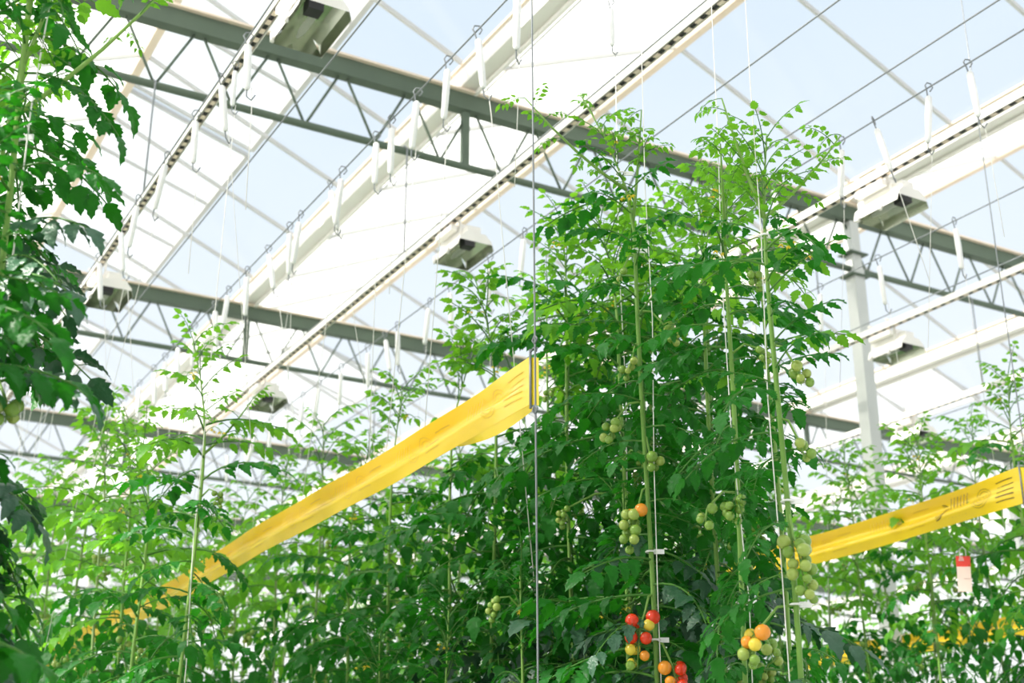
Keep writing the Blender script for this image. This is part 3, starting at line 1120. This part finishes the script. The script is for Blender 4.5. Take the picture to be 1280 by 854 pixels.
def strip(x, y0, y1, ztop, w, sag, label, marks, dark_until=0.0, flap=False):
    root = empty('sticky_strip', (x, y0, ztop - w))
    tag(root, label, 'sticky strip', 'yellow sticky strips')
    ln = y1 - y0

    def S(s, v, off=0.0):
        dz = -sag * (1 - (1 - min(1, s / (ln * .72))) ** 2)
        k = .012 * math.sin(s * 2.3)
        # a soft lengthwise crease: the lower part leans out, the middle looks up
        if v < .34:
            cx = -.022 * v / .34
        elif v < .62:
            cx = -.022 + .052 * (v - .34) / .28
        else:
            cx = .030 - .034 * (v - .62) / .38
        fl = min(1, s / .25)
        nar = 1 - .10 * fl
        return V((cx * fl + k * fl + .006 * math.sin(s * 9 + v * 5) * fl * .5 - off, s, dz + w * ((v - .5) * nar + .5)))
    n = int(ln / .05)
    nv = 12
    m = MB()
    fr = [[S(ln * i / n, k / nv, .0008) for k in range(nv + 1)] for i in range(n + 1)]
    bk = [[S(ln * i / n, (nv - k) / nv, -.0008) for k in range(nv + 1)] for i in range(n + 1)]
    m.grid(fr)
    m.grid(bk)
    if flap:
        m.grid([[S(.42 * i / 8, 0, 0) + V((.004 * k, 0, -(.026 * math.sin(math.pi * (.15 + .85 * i / 8))) * k / 3)) for k in range(4)] for i in range(9)])
    m.grid([[V((.002 + .010 * k / 2, -.028 * k / 2 + .002, w * j / 6 - .004 * k)) for k in range(3)] for j in range(7)])
    m.build('film', M['tape'], root)

    def stroke(mm, pts, wd):
        a = []
        for i, (s, v) in enumerate(pts):
            s2, v2 = pts[min(i + 1, len(pts) - 1)]
            s1, v1 = pts[max(i - 1, 0)]
            ds, dv = s2 - s1, (v2 - v1) * w
            L_ = math.hypot(ds, dv) or 1
            ns, nvv = -dv / L_ * wd / 2, ds / L_ * wd / 2 / w
            a.append([S(s + ns, v + nvv, .0022), S(s - ns, v - nvv, .0022)])
        mm.grid(a, 0, False)
    if marks:
        for kind in ('dark', 'faint'):
            mm = MB()
            s = .03
            k = 0
            while s < min(ln - .2, 2.6):
                isd = s < dark_until
                if isd == (kind == 'dark'):
                    wd = .0032 if isd else .0026
                    if k % 3 == 0:
                        for j in range(5):
                            v = .22 + .14 * j
                            stroke(mm, [(s + .005, v), (s + .05, v + .01), (s + .095, v)], wd * (1.5 if j == 1 else 1))
                    elif k % 3 == 1:
                        for rr in (.010, .022, .034, .045):
                            stroke(mm, [(s + .05 + rr * math.cos(R(a)), .5 + rr * .95 * math.sin(R(a)) / w) for a in range(0, 361, 20)], wd * .5)
                    else:
                        for j in range(6):
                            ss = s + .005 + .018 * j
                            stroke(mm, [(ss, .18), (ss + .002, .5), (ss, .84)], wd)
                s += .125
                k += 1
                if k == 3 and isd and kind == 'dark':
                    for rr in (.022, .030, .038):
                        stroke(mm, [(s + .035 + rr * math.cos(R(a)), .48 + rr * math.sin(R(a)) / w) for a in range(95, 281, 15)], wd * (1.3 if rr > .036 else .6))
                if k % 3 == 0:
                    s += .10
            if mm.f:
                o = mm.build('printed_pattern', M['print_dark' if kind == 'dark' else 'print_faint'], root)
                o['label'] = 'dark printed strokes and rings' if kind == 'dark' else 'faint printed strokes and rings'
    m = MB()
    m.tube([(0, -.004, -.012), (0, -.004, w + .02)], .0035, 6)
    m.tube([(0, -.004, w + .01), (.0, -.02, w + .02), (0, -.035, w + .005), (0, -.04, w + .015)], .002, 5)
    m.build('end_rod', M['wire'], root)
    return root


strip(1.65, 2.80, 9.5, 1.6 + 1.165, .130, .075, 'long yellow sticky strip rising from the leaves to the near steel cable, plain and shiny', True, 0.0, flap=True)
strip(4.30, 3.45, 5.7, 1.6 + 1.372, .150, .05, 'yellow sticky strip at the right, with printed lines and rings at its end', True, .50)
strip(6.85, 4.9, 7.6, 1.6 + 1.30, .150, .03, 'far yellow sticky strip low at the right, mostly hidden by leaves', False)


def cable(x, y, z0, z1, label):
    m = MB()
    m.tube([(0, 0, 0), (.003, 0, (z1 - z0) * .3), (-.003, 0, (z1 - z0) * .6), (0, 0, z1 - z0)], .0028, 5)
    o = empty('cable', (x, y, z0))
    m.build('steel_rope', M['wire'], o)
    m = MB()
    for zz in (2.60, 2.79):
        m.tube([(0, 0, zz - z0), (0, .012, zz - z0 + .012), (0, .0, zz - z0 + .024), (0, -.012, zz - z0 + .012), (0, 0, zz - z0)], .003, 5)
    m.tube([(0, 0, z1 - z0), (.012, 0, z1 - z0 + .02), (-.012, 0, z1 - z0 + .02), (0, 0, z1 - z0)], .003, 5)
    m.build('cable_clamp', M['wire'], o)
    tag(o, label, 'cable')


cable(1.645, 2.765, 0.0, 6.72, 'thin vertical steel cable at the near end of the long yellow strip')
cable(4.29, 3.40, 0.0, 6.4, 'thin vertical steel cable at the printed end of the right yellow strip')

# hanging red and white sachet at the right
p = on_x(1204, 702, 4.42)
r_ = empty('sachet', (p.x, p.y, p.z))
r_.rotation_euler = (0, .05, R(-45))
m = MB()
m.box((0, 0, 0), (.058, .004, .045))
m.box((0, 0, -.075), (.056, .004, .105), 1)
m.box((.012, -.003, -.048), (.03, .002, .05), 1)
m.build('card', [M['card_red'], M['card_pale']], r_)
m = MB()
m.tube([(-.012, 0, .02), (-.012, 0, .05), (.0, 0, .062), (.012, 0, .05), (.012, 0, .02)], .002, 5)
m.build('hook', M['white_plastic'], r_)
m = MB()
for k in range(3):
    m.box((-.008, -.0035, .004 + k * .007), (.022 - .004 * k, .0012, .0022))
m.build('printed_lines', M['white_plastic'], r_)
tag(r_, 'red and white hanging sachet among the leaves below the right yellow strip', 'sachet')

# ================================================================ LIGHT
w = bpy.data.worlds.new('sky')
scn.world = w
w.use_nodes = True
nt = w.node_tree
nt.nodes.clear()
out = nt.nodes.new('ShaderNodeOutputWorld')
bg = nt.nodes.new('ShaderNodeBackground')
bg.inputs['Strength'].default_value = 0.8
tc = nt.nodes.new('ShaderNodeTexCoord')
sp = nt.nodes.new('ShaderNodeSeparateXYZ')
nt.links.new(tc.outputs['Generated'], sp.inputs[0])
cr = nt.nodes.new('ShaderNodeValToRGB')
cr.color_ramp.elements[0].position = 0.0
cr.color_ramp.elements[0].color = (0.96, 0.98, 1.0, 1)
cr.color_ramp.elements[1].position = 0.55
cr.color_ramp.elements[1].color = (0.70, 0.81, 0.92, 1)
nt.links.new(sp.outputs['Z'], cr.inputs[0])
nt.links.new(cr.outputs[0], bg.inputs[0])
nt.links.new(bg.outputs[0], out.inputs[0])

sd = bpy.data.lights.new('sun', 'SUN')
sd.energy = 7.5
sd.angle = R(2.5)
sd.color = (1.0, 0.95, 0.86)
so = bpy.data.objects.new('sun', sd)
col.objects.link(so)
so.location = (-10, 2, 20)
so.rotation_euler = V((-0.72, 0.12, 0.66)).to_track_quat('Z', 'Y').to_euler()

scn.cycles.max_bounces = 10
scn.cycles.transparent_max_bounces = 24
scn.cycles.diffuse_bounces = 5
